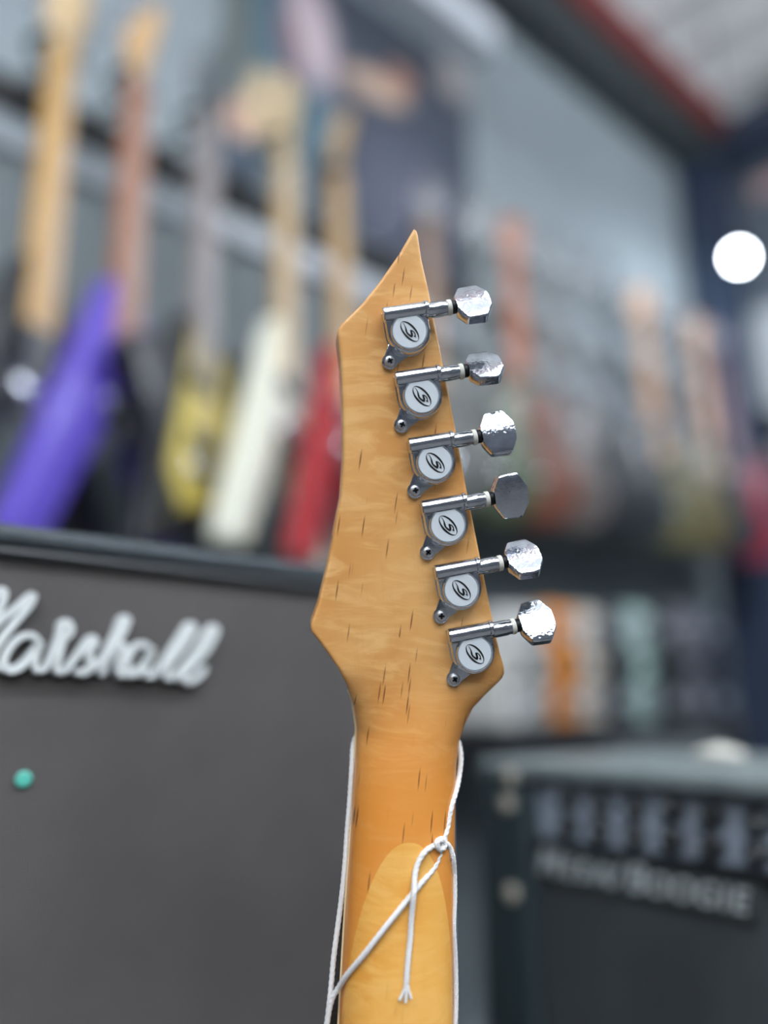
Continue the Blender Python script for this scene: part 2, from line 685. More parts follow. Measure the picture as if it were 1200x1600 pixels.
# ================================================================== wall guitars and their hangers
def mirror(half):
    """half: points on x >= 0 from the top centre down to the bottom centre"""
    return [(x, y) for x, y in half] + [(-x, y) for x, y in reversed(half) if x > 1e-6]


BODY = {
    'v': mirror([(0.0, .015), (.034, .012), (.052, -.03), (.195, -.425), (.198, -.452), (.180, -.462), (.150, -.458), (.130, -.445), (.03, -.245), (0, -.232)]),
    'explorer': [(0, .01), (.035, .005), (.06, -.03), (.16, .0), (.17, -.015), (.11, -.16), (.21, -.40), (.20, -.415), (.02, -.37), (-.13, -.44), (-.145, -.43), (-.12, -.25), (-.19, -.13), (-.18, -.11), (-.06, -.05), (-.035, .005)],
    'horned': smooth_closed([(.03, .0), (.055, -.05), (.095, .0), (.135, .03), (.125, -.06), (.115, -.15), (.145, -.26), (.15, -.33), (.09, -.40), (0, -.41), (-.10, -.40), (-.16, -.33), (-.155, -.25), (-.115, -.15), (-.135, -.04), (-.125, .075), (-.085, .03), (-.055, -.03), (-.03, .0)], 3),
    'single': smooth_closed([(.028, .0), (.05, -.06), (.075, -.035), (.125, .0), (.115, -.09), (.11, -.15), (.155, -.25), (.16, -.33), (.09, -.40), (0, -.41), (-.09, -.40), (-.16, -.33), (-.155, -.24), (-.115, -.14), (-.13, -.05), (-.10, .01), (-.028, .01)], 3),
}
HEAD = {
    'inline': [(-.021, 0), (-.024, .03), (-.042, .05), (-.030, .10), (.0, .165), (.024, .185), (.030, .165), (.024, .06), (.021, 0)],
    'pair': [(-.021, 0), (-.036, .03), (-.042, .12), (-.028, .15), (0, .142), (.028, .15), (.042, .12), (.036, .03), (.021, 0)],
    'point': [(-.021, 0), (-.040, .05), (-.036, .09), (0, .19), (.036, .09), (.040, .05), (.021, 0)],
}
PEG = MB().lathe([(.0028, 0), (.0028, .012), (.008, .014), (.009, .020), (.006, .026), (.001, .027)], 10)
SHARED = {}


def shared(key, mb, name, m, parent, M):
    """first use builds the mesh, later uses share it"""
    if key in SHARED:
        o = bpy.data.objects.new(name, SHARED[key])
        COL.objects.link(o)
        o.parent = parent
        o.matrix_basis = M
        return o
    o = mb.build(name, m, parent, M)
    SHARED[key] = o.data
    return o


def guitar(u, v, o, yaw, lean, body, head, cols, label, guard=None, group='guitars hanging on the wall', scale=1.06):
    """nut seen at pixel (u, v) on the plane o metres out of the wall"""
    t, z = wall_at(u, v, o)
    root = thing('electric_guitar', label, 'guitar', Wp(t, o, z), 0, group)
    cb_, cn, cf, ch = cols
    # local x: along the wall, y: up the neck, z: out of the wall
    B = PX @ RY(yaw) @ RX(lean) @ Matrix.Diagonal((scale, scale, scale, 1))
    mb_ = mat('gloss_%d_%d_%d' % cb_, cb_, .34, 0, .05, 4, coat=.2)
    mn_ = mat('neck_%d_%d_%d' % cn, cn, .4, 0, .12, 8, stretch=(6, 1, 6))
    mf_ = mat('board_%d_%d_%d' % cf, cf, .5, 0, .12, 8, stretch=(6, 1, 6))
    mh_ = mat('face_%d_%d_%d' % ch, ch, .35, 0, .08, 8, coat=.3)
    NL = .435
    bo = MB().prism([(x, y - NL) for x, y in BODY[body]], -.022, .022, .008).build('body', mb_, root, B)
    nk = MB()
    rs = []
    for y, wd, th in ((.0, .0215, .018), (-.10, .023, .019), (-NL + .03, .028, .021), (-NL - .04, .029, .021)):
        rs.append([(wd * math.cos(a), y, .012 + th * math.sin(a) if math.sin(a) < 0 else .012) for a in [math.pi + math.pi * k / 10 for k in range(11)]])
    nk.rings(rs).build('neck', mn_, root, B)
    fb = MB().prism([(-.0215, 0), (.0215, 0), (.030, -NL - .10), (-.030, -NL - .10)], .0125, .028, .0015).build('fretboard', mf_, root, B)
    hs = MB().prism(HEAD[head], -.004, .011, .002).build('headstock', mh_, root, B @ T(0, .002) @ RX(R(10)))
    for k in range(6):
        if head == 'inline':
            M = T(-.034 + .006 * k if k < 2 else -.036 + .006 * k, .045 + .022 * k, .0) @ RY(-math.pi / 2)
        else:
            s = -1 if k < 3 else 1
            M = T(s * .038, .045 + .035 * (k % 3), .0) @ RY(s * math.pi / 2)
        shared('peg', PEG, 'tuner', CHROME, root, B @ T(0, .002) @ RX(R(10)) @ M)
    for k, yy in enumerate((-NL - .125, -NL - .235)):
        shared('pickup', MB().rbox(-.042, .042, -.018, .018, .022, .030, .003, 2), 'pickup', BLACK, root, B @ T(0, yy))
    shared('bridge', MB().rbox(-.045, .045, -.014, .014, .022, .036, .004, 2), 'bridge', CHROME, root, B @ T(0, -NL - .285 if body != 'v' else -NL - .21, .001))
    for k in range(2):
        shared('knob', MB().lathe([(.011, .0), (.011, .012), (.008, .016)], 16), 'control_knob', BLACK, root,
               B @ T(.085 + .02 * k, -NL - .29 - .05 * k, .022))
    if guard:
        pg, col = guard
        MB().prism([(x, y - NL) for x, y in pg], .0222, .0245).build('pickguard', mat('guard_%d_%d_%d' % col, col, .3, 0, .1), root, B)
    # strings, one thin wire each
    for k in range(6):
        x = -.017 + .0068 * k
        shared('string%d' % k, MB().tube([(x, .004, .030), (x * 1.45, -NL - .27, .036)], .0005, 5), 'string', STEEL, root, B)
    # hanger
    hr = thing('guitar_hanger', 'black padded wall hanger holding the ' + label.split(' hanging')[0].split(' with')[0], 'hanger', Wp(t, .05, z), 0, 'hangers on the rail')
    A = PX.copy()
    zz = ZR + .0725 - z
    MB().rbox(-.022, .022, zz - .035, zz + .035, .001, .016, .004, 2).build('mounting_block', BLACK, hr, A)
    MB().tube(spline([(0, zz, .012), (0, zz + .02, .04), (0, .0, (o - .05) * .6), (0, -.005, o - .05 - .045)], 6), .006, 8).build('arm', BLACK, hr, A)
    for s in (-1, 1):
        MB().tube(spline([(0, -.005, o - .05 - .045), (s * .034, -.006, o - .05 - .02), (s * .037, -.006, o - .05 + .03)], 6), .0075, 8).build(
            'prong', BLACK_MATT, hr, A @ T(0, 0, o - .05) @ RY(yaw) @ T(0, 0, -(o - .05)))
    return root


Y1, L1 = R(30), R(-2.0)
MAPLE, ROSE, GREYN = (206, 168, 112), (150, 104, 78), (150, 146, 146)
guitar(86, 78, .24, Y1, L1, 'v', 'pair', ((26, 27, 30), (206, 160, 92), (208, 164, 88), (226, 196, 150)), 'black arrow-shaped guitar with a golden neck, hanging at the near end of the rail')
guitar(205, 132, .24, Y1, L1, 'v', 'inline', ((96, 78, 186), (176, 120, 90), (170, 118, 88), (226, 184, 130)), 'purple arrow-shaped electric guitar with a brown neck hanging beside black and gold ones')
guitar(314, 190, .24, Y1, L1, 'explorer', 'point', ((34, 34, 36), GREYN, (150, 140, 136), (92, 100, 104)), 'black and gold pointed guitar with a grey neck, hanging beside the purple one',
       ([(-.03, -.02), (.05, -.05), (.10, -.13), (.12, -.22), (.16, -.34), (.05, -.33), (-.05, -.36), (-.09, -.30), (-.06, -.16)], (206, 186, 96)))
guitar(436, 226, .24, Y1, L1, 'v', 'pair', ((232, 232, 212), (206, 172, 122), (214, 186, 140), (216, 192, 150)), 'cream white arrow-shaped electric guitar with a maple neck hanging beside the red one')
guitar(520, 278, .24, Y1, L1, 'v', 'inline', ((158, 14, 28), (196, 156, 100), (206, 168, 112), (190, 158, 112)), 'bright red arrow-shaped guitar with a maple neck, half hidden by the wooden headstock')
FAR = [
    (668, 352, 'single', 'pair', ((70, 74, 70), (160, 126, 96), (150, 118, 90), (84, 86, 94)), 'dark grey guitar with a tan neck hanging just behind the headstock tip'),
    (742, 388, 'horned', 'inline', ((66, 80, 54), (120, 126, 122), (96, 104, 102), (120, 124, 124)), 'leaf green electric guitar with a grey neck hanging behind the tuners'),
    (798, 412, 'single', 'pair', ((104, 58, 40), (186, 116, 78), (190, 116, 76), (170, 110, 80)), 'reddish brown electric guitar with an orange-brown neck on the far wall'),
    (850, 438, 'horned', 'inline', ((92, 84, 80), (140, 140, 140), (134, 134, 134), (110, 114, 116)), 'taupe electric guitar with a grey neck next to the reddish brown one'),
    (900, 462, 'single', 'pair', ((30, 34, 38), (150, 156, 158), (140, 148, 152), (110, 116, 120)), 'black round-bodied guitar with a pale grey neck hanging on the far wall'),
    (950, 486, 'horned', 'inline', ((40, 46, 50), (120, 126, 130), (96, 104, 112), (84, 92, 100)), 'charcoal horned guitar with a dark grey neck hanging on the far wall'),
    (1000, 510, 'single', 'pair', ((98, 94, 64), (214, 164, 124), (212, 164, 124), (218, 168, 128)), 'olive gold guitar with a peach neck, the nearer to the charcoal one'),
    (1046, 530, 'horned', 'inline', ((96, 88, 58), (150, 130, 116), (120, 104, 100), (110, 104, 110)), 'mustard horned guitar with a brown neck hanging beside a peach necked one'),
    (1088, 552, 'single', 'pair', ((44, 46, 54), (214, 166, 130), (210, 164, 130), (200, 160, 130)), 'dark blue-grey guitar with a peach neck hanging beside the maroon one'),
    (1126, 572, 'horned', 'inline', ((150, 40, 62), (120, 80, 96), (110, 72, 92), (90, 80, 100)), 'maroon guitar with a plum neck, hanging last before the pillar'),
]
for (u, v, b, h, cols, lab) in FAR:
    guitar(u, v, .24, R(-32), L1, b, h, cols, lab, None, 'guitars hanging on the wall', .92)

# ================================================================== shelf with upright cases under the far guitars
s0, ztop = wall_at(756, 905, .5)
s1, _ = wall_at(1135, 905, .5)
_, zbot = wall_at(950, 1135, .5)
s1 = min(s1, T1 - .36)
shelf = thing('display_shelf', 'black shelving unit under the far guitars holding upright cases', 'shelf', Wp((s0 + s1) / 2, 0, 0))
SHM = mat('dark_shelf_board', (44, 44, 46), .6, 0, .15)
wpart('top_board', SHM, shelf, s0, s1, .02, .20, ztop - .06, ztop)
wpart('shelf_board', SHM, shelf, s0, s1, .02, .52, zbot - .03, zbot)
wpart('back_panel', SHM, shelf, s0, s1, .02, .035, zbot, ztop - .06)
for tt in (s0 + .02, s1 - .05):
    for oo in (.05, .46):
        wpart('leg', SHM, shelf, tt, tt + .03, oo, oo + .03, 0, zbot - .03)
    wpart('side_panel', SHM, shelf, tt, tt + .02, .036, .20, zbot, ztop - .06)
cases = [(772, 'off-white', (206, 206, 200)), (822, 'light grey', (182, 184, 180)), (868, 'orange', (204, 128, 44)), (912, 'stone beige', (188, 180, 168)),
         (951, 'charcoal', (40, 44, 50)), (990, 'mint green', (150, 174, 168)), (1031, 'black', (22, 26, 32)), (1070, 'dim grey', (84, 84, 92)), (1108, 'midnight blue', (40, 48, 62)), (1140, 'brown', (120, 96, 74))]
edges = []
us = [c[0] for c in cases]
for i, (u, nm, c) in enumerate(cases):
    ua = (us[i - 1] + u) / 2 if i else u - 22
    ub = (us[i + 1] + u) / 2 if i < len(us) - 1 else u + 16
    a, _ = wall_at(ua, 1040, .48)
    b, _ = wall_at(ub, 1040, .48)
    if i == 0:
        a = max(a, s0 + .035)
    b = min(b, s1 - .035)
    if b - a < .03:
        continue
    ht = (wall_at(u, 946, .48)[1] - zbot) * random.uniform(.96, 1.0)
    cs = thing('upright_case', nm + ' slim upright case standing on the black shelf', 'case', Wp((a + b) / 2, .36, zbot), math.pi / 2 - AZ, 'cases on the black shelf')
    hw = (b - a) / 2 - .004
    cm = mat('case_%d_%d_%d' % c, c, .5, 0, .06, 6)
    MB().rbox(-hw, hw, -.15, .15, .001, ht, min(.02, hw * .4), 3).build('shell', cm, cs)
    MB().tube(spline([(0, -.155, ht * .40), (0, -.182, ht * .44), (0, -.182, ht * .56), (0, -.155, ht * .60)], 5), .007, 8).build('handle', BLACK, cs)
    for zz in (.2, .8):
        MB().rbox(-hw * .5, hw * .5, -.159, -.1505, ht * zz - .018, ht * zz + .018, .002, 1).build('latch', STEEL, cs)

# things on the far wall, out of focus beyond the lamp
def back_at(u, v, o):
    d = ray(u, v)
    k = (W0 + DW * (T1 - o) - CAM).dot(DW) / d.dot(DW)
    p = CAM + d * k
    return (p - W0).dot(NW), p.z


PB = Matrix(((NW.x, 0, -DW.x, 0), (NW.y, 0, -DW.y, 0), (0, 1, 0, 0), (0, 0, 0, 1)))
a0, b0 = back_at(1172, 720, .03)
a1, b1 = back_at(1330, 430, .03)
board = thing('white_board', 'white board on the far wall under the glaring lamp', 'board', Wp(T1 - .001, a0, b0))
MB().rbox(0, a1 - a0, 0, b1 - b0, 0, .02, .004, 2).build('sheet', mat('white_sheet', (206, 212, 214), .5, 0, .03), board, PB)
for (x0, x1, y0, y1) in ((0, a1 - a0, -.02, 0), (0, a1 - a0, b1 - b0, b1 - b0 + .02), (-.02, 0, -.02, b1 - b0 + .02), (a1 - a0, a1 - a0 + .02, -.02, b1 - b0 + .02)):
    MB().box(x0, x1, y0, y1, 0, .028).build('frame_strip', mat('grey_frame', (150, 156, 160), .4), board, PB, 0)
a, b = back_at(1192, 665, .09)
sp_ = thing('wall_speaker', 'small black round speaker on the white board', 'speaker', Wp(T1 - .022, a, b))
MB().lathe([(.075, 0), (.08, .01), (.08, .05), (.07, .06)], 28).build('casing', BLACK, sp_, PB)
MB().lathe([(.062, .0605), (.058, .064), (.02, .066), (.001, .067)], 28).build('grille', BLACK_MATT, sp_, PB)
a0, b0 = back_at(1176, 310, .03)
a1, b1 = back_at(1290, 225, .03)
pp = MB().box(0, a1 - a0, 0, b1 - b0, 0, .012).build('picture', mat('pink_print', (206, 172, 168), .5, 0, .25, 3), None, Matrix.Translation(Wp(T1 - .002, a0, b0)) @ PB, 0)
tag(pp, 'pale pink picture high on the far slate wall', 'picture')


# ================================================================== amplifiers
def frame_from(p0, d):
    """upright frame: x along the front, y into the cabinet, z up"""
    d = d.normalized()
    n = Vector((d.y, -d.x, 0))                      # out of the front
    return Matrix(((d.x, -n.x, 0, p0.x), (d.y, -n.y, 0, p0.y), (0, 0, 1, p0.z), (0, 0, 0, 1)))


def plane_xz(M, u, v, y=0.0):
    """local (x, z) of a pixel on the plane y = const of an upright frame"""
    Mi = M.inverted()
    o, d = Mi @ CAM, Mi.to_3x3() @ ray(u, v)
    k = (y - o.y) / d.y
    p = o + d * k
    return p.x, p.z


def stroke(mb, pts, wid, y0, y1, sub=6):
    """ribbon lettering on the x-z plane, sides from y0 to y1"""
    ps = spline([(x, z, 0) for x, z in pts], sub)
    n = len(ps)
    L, Rr = [], []
    for i, p in enumerate(ps):
        t = (ps[min(i + 1, n - 1)] - ps[max(i - 1, 0)]).normalized()
        nn = Vector((-t.y, t.x, 0))
        ww = wid if not callable(wid) else wid(i / (n - 1))
        L.append(p + nn * ww / 2)
        Rr.append(p - nn * ww / 2)
    rs = []
    for a, b in zip(L, Rr):
        c = (a + b) / 2
        a2, b2 = c + (a - c) * .72, c + (b - c) * .72
        rs.append([(a.x, y0, a.y), (b.x, y0, b.y), (b.x, (y0 + y1) / 2, b.y), (b2.x, y1, b2.y), (a2.x, y1, a2.y), (a.x, (y0 + y1) / 2, a.y)])
    mb.rings(rs)


def base_cabinet(name, label, M0, wd, dp, h):
    root = thing(name, label, 'speaker cabinet', M0.translation)
    root.matrix_basis = M0
    MB().rbox(0, wd, 0.02, dp, .02, h, .012, 3).build('shell', TOLEX, root)
    MB().box(.025, wd - .025, .012, .03, .045, h - .025).build('grille_cloth', GRILLE2, root, None, 0)
    for x in (.05, wd - .05):
        for y in (.06, dp - .06):
            MB().lathe([(.02, .0), (.022, .012), (.018, .0195)], 16).build('foot', BLACK, root, T(x, y))
    return root


# --- grey-fronted amplifier behind the guitar
AZM = R(52)
dM = Vector((math.sin(AZM), math.cos(AZM), 0))
pM = CAM + ray(505, 890) * .50
WM = .72
MM0 = frame_from(Vector((pM.x, pM.y, 0)), dM)
xr, zt = plane_xz(MM0, 505, 884)
xe, _ = plane_xz(MM0, 640, 900)
MM = MM0 @ T(xe - WM, 0, 0)
ZB = .50
base_cabinet('speaker_cabinet', 'plain black speaker cabinet carrying the grey-fronted amplifier', MM @ T(0, .11, 0), WM, .24, ZB)
amp = thing('guitar_amplifier', 'grey cloth fronted guitar amplifier with white script lettering on its front', 'amplifier')
amp.matrix_basis = MM @ T(0, 0, ZB)
top = zt - ZB
fr = .013
for nm, (x0, x1, z0, z1) in (('top_panel', (0, WM, top - fr, top)), ('bottom_panel', (0, WM, .003, fr)), ('side_panel', (0, fr, fr + .0005, top - fr - .0005)), ('side_panel', (WM - fr, WM, fr + .0005, top - fr - .0005))):
    MB().rbox(x0, x1, -.005, .30, z0, z1, .0055, 4).build(nm, TOLEX, amp)
MB().box(fr, WM - fr, .29, .297, fr, top - fr).build('back_panel', BLACK_MATT, amp, None, 0)
MB().rbox(fr + .001, WM - fr - .001, .0, .014, fr + .001, top - fr - .001, .004, 2).build('grille_cloth', GRILLE, amp)
MB().tube([(fr + .002, -.0015, top - fr - .002), (WM - fr - .002, -.0015, top - fr - .002)], .0028, 8).build('piping', mat('dark_piping', (40, 42, 44), .5), amp)
Z7 = 2.143
lg = MB()


def zpt(zx, zy):
    x, z = plane_xz(MM @ T(0, 0, ZB), zx / Z7, 780 + zy / Z7, -.004)
    return x, z


px_w = .50 * .92 / FPX
LETTERS = [
    [(-250, 500), (-225, 520), (-190, 480), (-150, 330), (-128, 262), (-112, 270), (-110, 330), (-95, 455)],
    [(-95, 455), (-60, 390), (-15, 320), (10, 308), (12, 330), (-10, 390), (-40, 450)],
    [(-40, 455), (10, 400), (60, 360), (108, 322), (100, 350), (55, 405), (10, 462), (-20, 515), (-15, 560), (15, 565)],
    [(135, 486), (110, 458), (70, 462), (30, 500), (12, 545), (30, 572), (70, 560), (110, 515), (135, 480), (118, 535), (118, 570), (148, 572)],
    [(148, 572), (175, 520), (200, 455), (206, 420), (228, 416), (234, 445), (212, 470), (196, 530), (188, 572), (215, 578)],
    [(215, 578), (255, 530), (300, 470), (318, 478), (296, 515), (304, 552), (280, 582), (246, 574)],
    [(290, 580), (340, 540), (385, 460), (408, 406), (426, 408), (400, 470), (366, 535), (338, 590)],
    [(348, 565), (385, 510), (412, 492), (416, 512), (396, 558), (402, 588), (424, 582)],
    [(505, 505), (480, 486), (448, 500), (424, 548), (436, 586), (470, 572), (500, 530), (508, 500), (490, 548), (490, 590), (515, 590)],
    [(515, 590), (560, 530), (610, 455), (632, 424), (646, 434), (615, 490), (570, 550), (555, 594), (580, 600)],
    [(580, 600), (640, 530), (690, 455), (710, 430), (722, 444), (690, 505), (640, 560), (610, 598), (640, 610), (676, 582), (684, 560)],
]
for L in LETTERS:
    stroke(lg, [zpt(x, y) for x, y in L], lambda s: px_w * 10.5 * (1.15 - .35 * abs(2 * s - 1)), -.0005, -.006)
lg.build('script_lettering', LOGO_W, amp, None, 50)
x, z = plane_xz(MM @ T(0, 0, ZB), 38, 1218, -.002)
MB().lathe([(.0038, -.0002), (.0038, .0012), (.003, .0018)], 20).build('teal_sticker', mat('teal_sticker', (84, 178, 160), .4), amp, T(x, 0, z) @ RX(math.pi / 2))

# --- black amplifier on the right
dB = Vector((math.sin(R(-39)), math.cos(R(-39)), 0)) * -1
pB = CAM + ray(752, 1184) * .68
WB = .56
MB0 = frame_from(Vector((pB.x, pB.y, 0)), dB)
ZB2 = .45
base_cabinet('speaker_cabinet', 'plain black speaker cabinet carrying the black amplifier with a badge', MB0.copy(), WB, .28, ZB2)
MBf = MB0 @ T(0, 0, ZB2)
amp2 = thing('guitar_amplifier', 'black guitar amplifier with rows of knobs and a silver badge', 'amplifier')
amp2.matrix_basis = MBf
H2 = pB.z - ZB2
xf, _ = plane_xz(MBf, 832, 1300)
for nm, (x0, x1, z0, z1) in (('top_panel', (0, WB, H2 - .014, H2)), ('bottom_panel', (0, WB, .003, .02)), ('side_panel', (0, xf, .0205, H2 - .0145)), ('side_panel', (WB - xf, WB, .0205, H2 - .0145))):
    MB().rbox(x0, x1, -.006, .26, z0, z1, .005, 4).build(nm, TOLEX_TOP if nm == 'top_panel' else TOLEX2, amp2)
MB().box(xf, WB - xf, .25, .257, .02, H2 - .014).build('back_panel', BLACK_MATT, amp2, None, 0)
_, zp0 = plane_xz(MBf, 1000, 1335)
_, zp1 = plane_xz(MBf, 1000, 1212)
PANEL = mat('slate_control_panel', (138, 148, 160), .45, 0, .08, 60)
cpn = MB().rbox(xf + .001, WB - xf - .001, .008, .02, zp0, H2 - .0145, .001, 1).build('control_panel', PANEL, amp2)
MB().rbox(xf + .001, WB - xf - .001, .0, .02, zp0 - .008, zp0 - .0005, .002, 2).build('rail_strip', BLACK, amp2)
MB().rbox(xf + .001, WB - xf - .001, .004, .02, .021, zp0 - .009, .003, 2).build('grille_cloth', GRILLE2, amp2)
KN = MB().lathe([(.0074, .0), (.0074, .003), (.0056, .0045), (.0048, .011), (.0038, .012)], 20)
KN.box(-.0012, .0012, .0, .0080, .003, .0122)
KP = MB().box(-.0006, .0006, .003, .0078, .01221, .0126)
for r_, (ua, va, ub, vb) in enumerate(((880, 1232, 1175, 1262), (880, 1278, 1175, 1318))):
    xa, za = plane_xz(MBf, ua, va, .0)
    xb, zb = plane_xz(MBf, ub, vb, .0)
    zk = zp0 + (H2 - .0145 - zp0) * (.70 if r_ == 0 else .26)
    st = (xb - xa) / 5
    k = 0
    xx = xa
    while xx < WB - xf - .02:
        kb = shared('ampknob', KN, 'knob', BLACK, amp2, T(xx, .008, zk) @ RX(math.pi / 2) @ RZ(R(random.uniform(-120, 120))))
        shared('ampptr', KP, 'pointer', LOGO_W, kb, Matrix.Identity(4))
        # pale scale plate beneath the knob
        shared('ampscale', MB().lathe([(.0100, 0), (.0100, .0004)], 24), 'scale_disc', mat('pale_scale', (112, 120, 128), .4, .3), amp2, T(xx, .0079, zk) @ RX(math.pi / 2))
        xx += st
        k += 1
SCREW2 = MB().lathe([(.0070, 0), (.0070, .002), (.005, .0036), (.001, .004)], 20)
for (u, v) in ((797, 1213), (793, 1256), (800, 1396)):
    x, z = plane_xz(MBf, u, v, -.006)
    shared('ampscrew', SCREW2, 'screw', mat('dull_nickel', (190, 182, 168), .5, .3), amp2, T(x, -.0055, z) @ RX(math.pi / 2))
# badge
xa, za = plane_xz(MBf, 826, 1352, -.004)
xb, zb = plane_xz(MBf, 1176, 1402, -.004)
zc = (za + zb) / 2
bh = .0125
bd = MB().prism([(xa, zc - bh), (xb, zc - bh), (xb + .004, zc + bh * .9), (xa + .012, zc + bh * .9)], .0, .003, .001).build('badge', mat('dark_badge', (64, 69, 70), .4, .3), amp2,
                                                                                                   T(0, .0035, 0) @ RX(math.pi / 2))


def text_mesh(s, size, shear, extrude):
    cu = bpy.data.curves.new('lettering', 'FONT')
    cu.body = s
    cu.size = size
    cu.shear = shear
    cu.extrude = extrude
    cu.offset = size * .012
    ob = bpy.data.objects.new('lettering', cu)
    COL.objects.link(ob)
    dg = bpy.context.evaluated_depsgraph_get()
    me = bpy.data.meshes.new_from_object(ob.evaluated_get(dg))
    bpy.data.objects.remove(ob)
    bpy.data.curves.remove(cu)
    return me


def text_obj(s, x0, x1, z, hbig, small, M, parent, m, name='lettering'):
    """small-capitals line: capitals marked by upper case, fitted between x0 and x1"""
    xcur = 0
    parts = []
    for ch, big in s:
        me = text_mesh(ch, hbig if big else hbig * small, .25, .0008)
        xs = [v.co.x for v in me.vertices]
        lo, hi = min(xs), max(xs)
        for v in me.vertices:
            v.co.x += xcur - lo
        xcur += hi - lo + hbig * .05
        parts.append(me)
    sc_ = (x1 - x0) / xcur
    mb = MB()
    for me in parts:
        mb.add([(x0 + v.co.x * sc_, z + v.co.y, v.co.z) for v in me.vertices], [tuple(p.vertices) for p in me.polygons])
        bpy.data.meshes.remove(me)
    return mb.build(name, m, parent, M, 0)


text_obj([('M', 1), ('E', 0), ('S', 0), ('A', 0), ('/', 1), ('B', 1), ('O', 0), ('O', 0), ('G', 0), ('I', 0), ('E', 0)], xa + .008, xb - .002, zc - bh * .62, .026, .80,
         T(0, 0, .0036), bd, mat('silver_letters', (190, 197, 196), .3, .3))
# crumpled paper lying on top
xq, _ = plane_xz(MBf, 1000, 1168)
pc = MB()
rs = []
random.seed(3)
for j, (rr, h) in enumerate(((.012, .0005), (.022, .003), (.023, .009), (.015, .014), (.004, .016))):
    rs.append([(rr * 1.7 * math.cos(a) * random.uniform(.8, 1.15), rr * math.sin(a) * random.uniform(.8, 1.15), h * random.uniform(.85, 1.1) if j else .0005) for a in [2 * math.pi * k / 14 for k in range(14)]])
pc.rings(rs)
pap = pc.build('crumpled_paper', mat('crumpled_paper', (214, 212, 200), .7), None, MBf @ T(.145, .14, H2) @ Matrix.Diagonal((.55, .6, .7, 1)), 25)
tag(pap, 'crumpled white scrap of paper on top of the black amplifier', 'paper')

# ================================================================== the guitar in front
YAW = R(6)
O_H = P(640, 800, FOCUS)
ax = (RIGHT * math.cos(YAW) + FWD * math.sin(YAW)).normalized()
ay = UP.copy()
az = ax.cross(ay).normalized()                        # back of the headstock, towards the camera
MH = Matrix(((ax.x, ay.x, az.x, O_H.x), (ax.y, ay.y, az.y, O_H.y), (ax.z, ay.z, az.z, O_H.z), (0, 0, 0, 1)))
MHi = MH.inverted()


def loc(u, v, c=0.0):
    d = ray(u, v)
    k = (O_H + az * c - CAM).dot(az) / d.dot(az)
    p = MHi @ (CAM + d * k)
    return Vector((p.x, p.y, c))


base = Vector((O_H.x, O_H.y + .02, 0.0))
gt = thing('electric_guitar', 'amber maple electric guitar seen from behind, pointed headstock with six chrome tuners', 'guitar', base)
GB = Matrix.Translation(-base) @ MH                    # part matrix: headstock frame

LEFT = [(359, 646), (362, 644), (397, 624), (442, 593), (476, 566), (508, 534), (514, 530), (518, 528), (526, 527), (570, 532), (647, 535.5), (719, 536), (777, 532), (826, 522), (880, 512), (941, 497), (970, 486.5), (977, 485), (985, 487), (1014, 509),
        (1041, 528), (1068, 542), (1100, 553), (1135, 557.5), (1172, 555.5), (1226, 552), (1291, 548.5), (1330, 546), (1399, 541), (1498, 535), (1600, 529.5)]
RIGHTE = [(359, 648), (361, 651), (368, 653), (405, 658.5), (455, 670), (532, 685), (631, 704.5), (693, 716), (757, 727.5), (853, 746.6), (960, 767.7), (1022, 781), (1044, 787.5), (1054, 788), (1061, 785), (1068, 779), (1087, 757.5), (1106, 738), (1132, 724), (1155, 716),
          (1192, 711.5), (1248, 709.5), (1328, 709), (1400, 708), (1498, 706), (1600, 706)]
HN = .0165                                             # neck half-round depth
NSLOPE = math.tan(R(11))
b_nut = loc(640, 1090).y


def c_axis(b):
    """height of the crown line of the back over the headstock plane"""
    d = b_nut - b
    if d <= -.012:
        return 0.0
    if d < .012:
        return NSLOPE * (d + .012) ** 2 / .048
    return NSLOPE * d


def blend(v):
    x = min(1, max(0, (v - 1035) / 120))
    return x * x * (3 - 2 * x)


rows = sorted(set([a for a, _ in LEFT] + [a for a, _ in RIGHTE] + [359 + 6 * i for i in range(207)]))
rows = [r for r in rows if r <= 1600]
NC = 30
ts = [math.sin(math.pi / 2 * (-1 + 2 * i / NC)) for i in range(NC + 1)]
section = []                                           # (b, a_left, a_right, crown, blend)
for v in rows:
    b = loc(640, v).y
    for _ in range(4):
        m = blend(v)
        ce = c_axis(b) - HN * m - .001 * (1 - m)
        l, r = loc(interp(LEFT, v), v, ce), loc(interp(RIGHTE, v), v, ce)
        b = (l.y + r.y) / 2
    section.append((b, l.x, r.x, c_axis(b), m))
# the neck runs on to the body below the picture
bl, al, ar, _, _ = section[-1]
b2, al2, ar2, _, _ = section[-20]
gl, gr = (al - al2) / (bl - b2) * .55, (ar - ar2) / (bl - b2) * .55
for k in range(1, 25):
    b = bl - .014 * k
    section.append((b, al + gl * (b - bl), ar + gr * (b - bl) - .0002 * k * 0 + .00028 * k, c_axis(b), 1.0))


def surf(tn, wid, crown, m, b):
    """height of the back surface at normalised position tn across"""
    d = (1 - abs(tn)) * wid / 2
    r = .0014
    flat = -(r - math.sqrt(max(0, r * r - max(0, r - d) ** 2)))
    q = min(1, abs(tn))
    rnd = -HN * (1 - (1 - q ** 2.25) ** (1 / 2.25))
    return crown + flat * (1 - m) + rnd * m


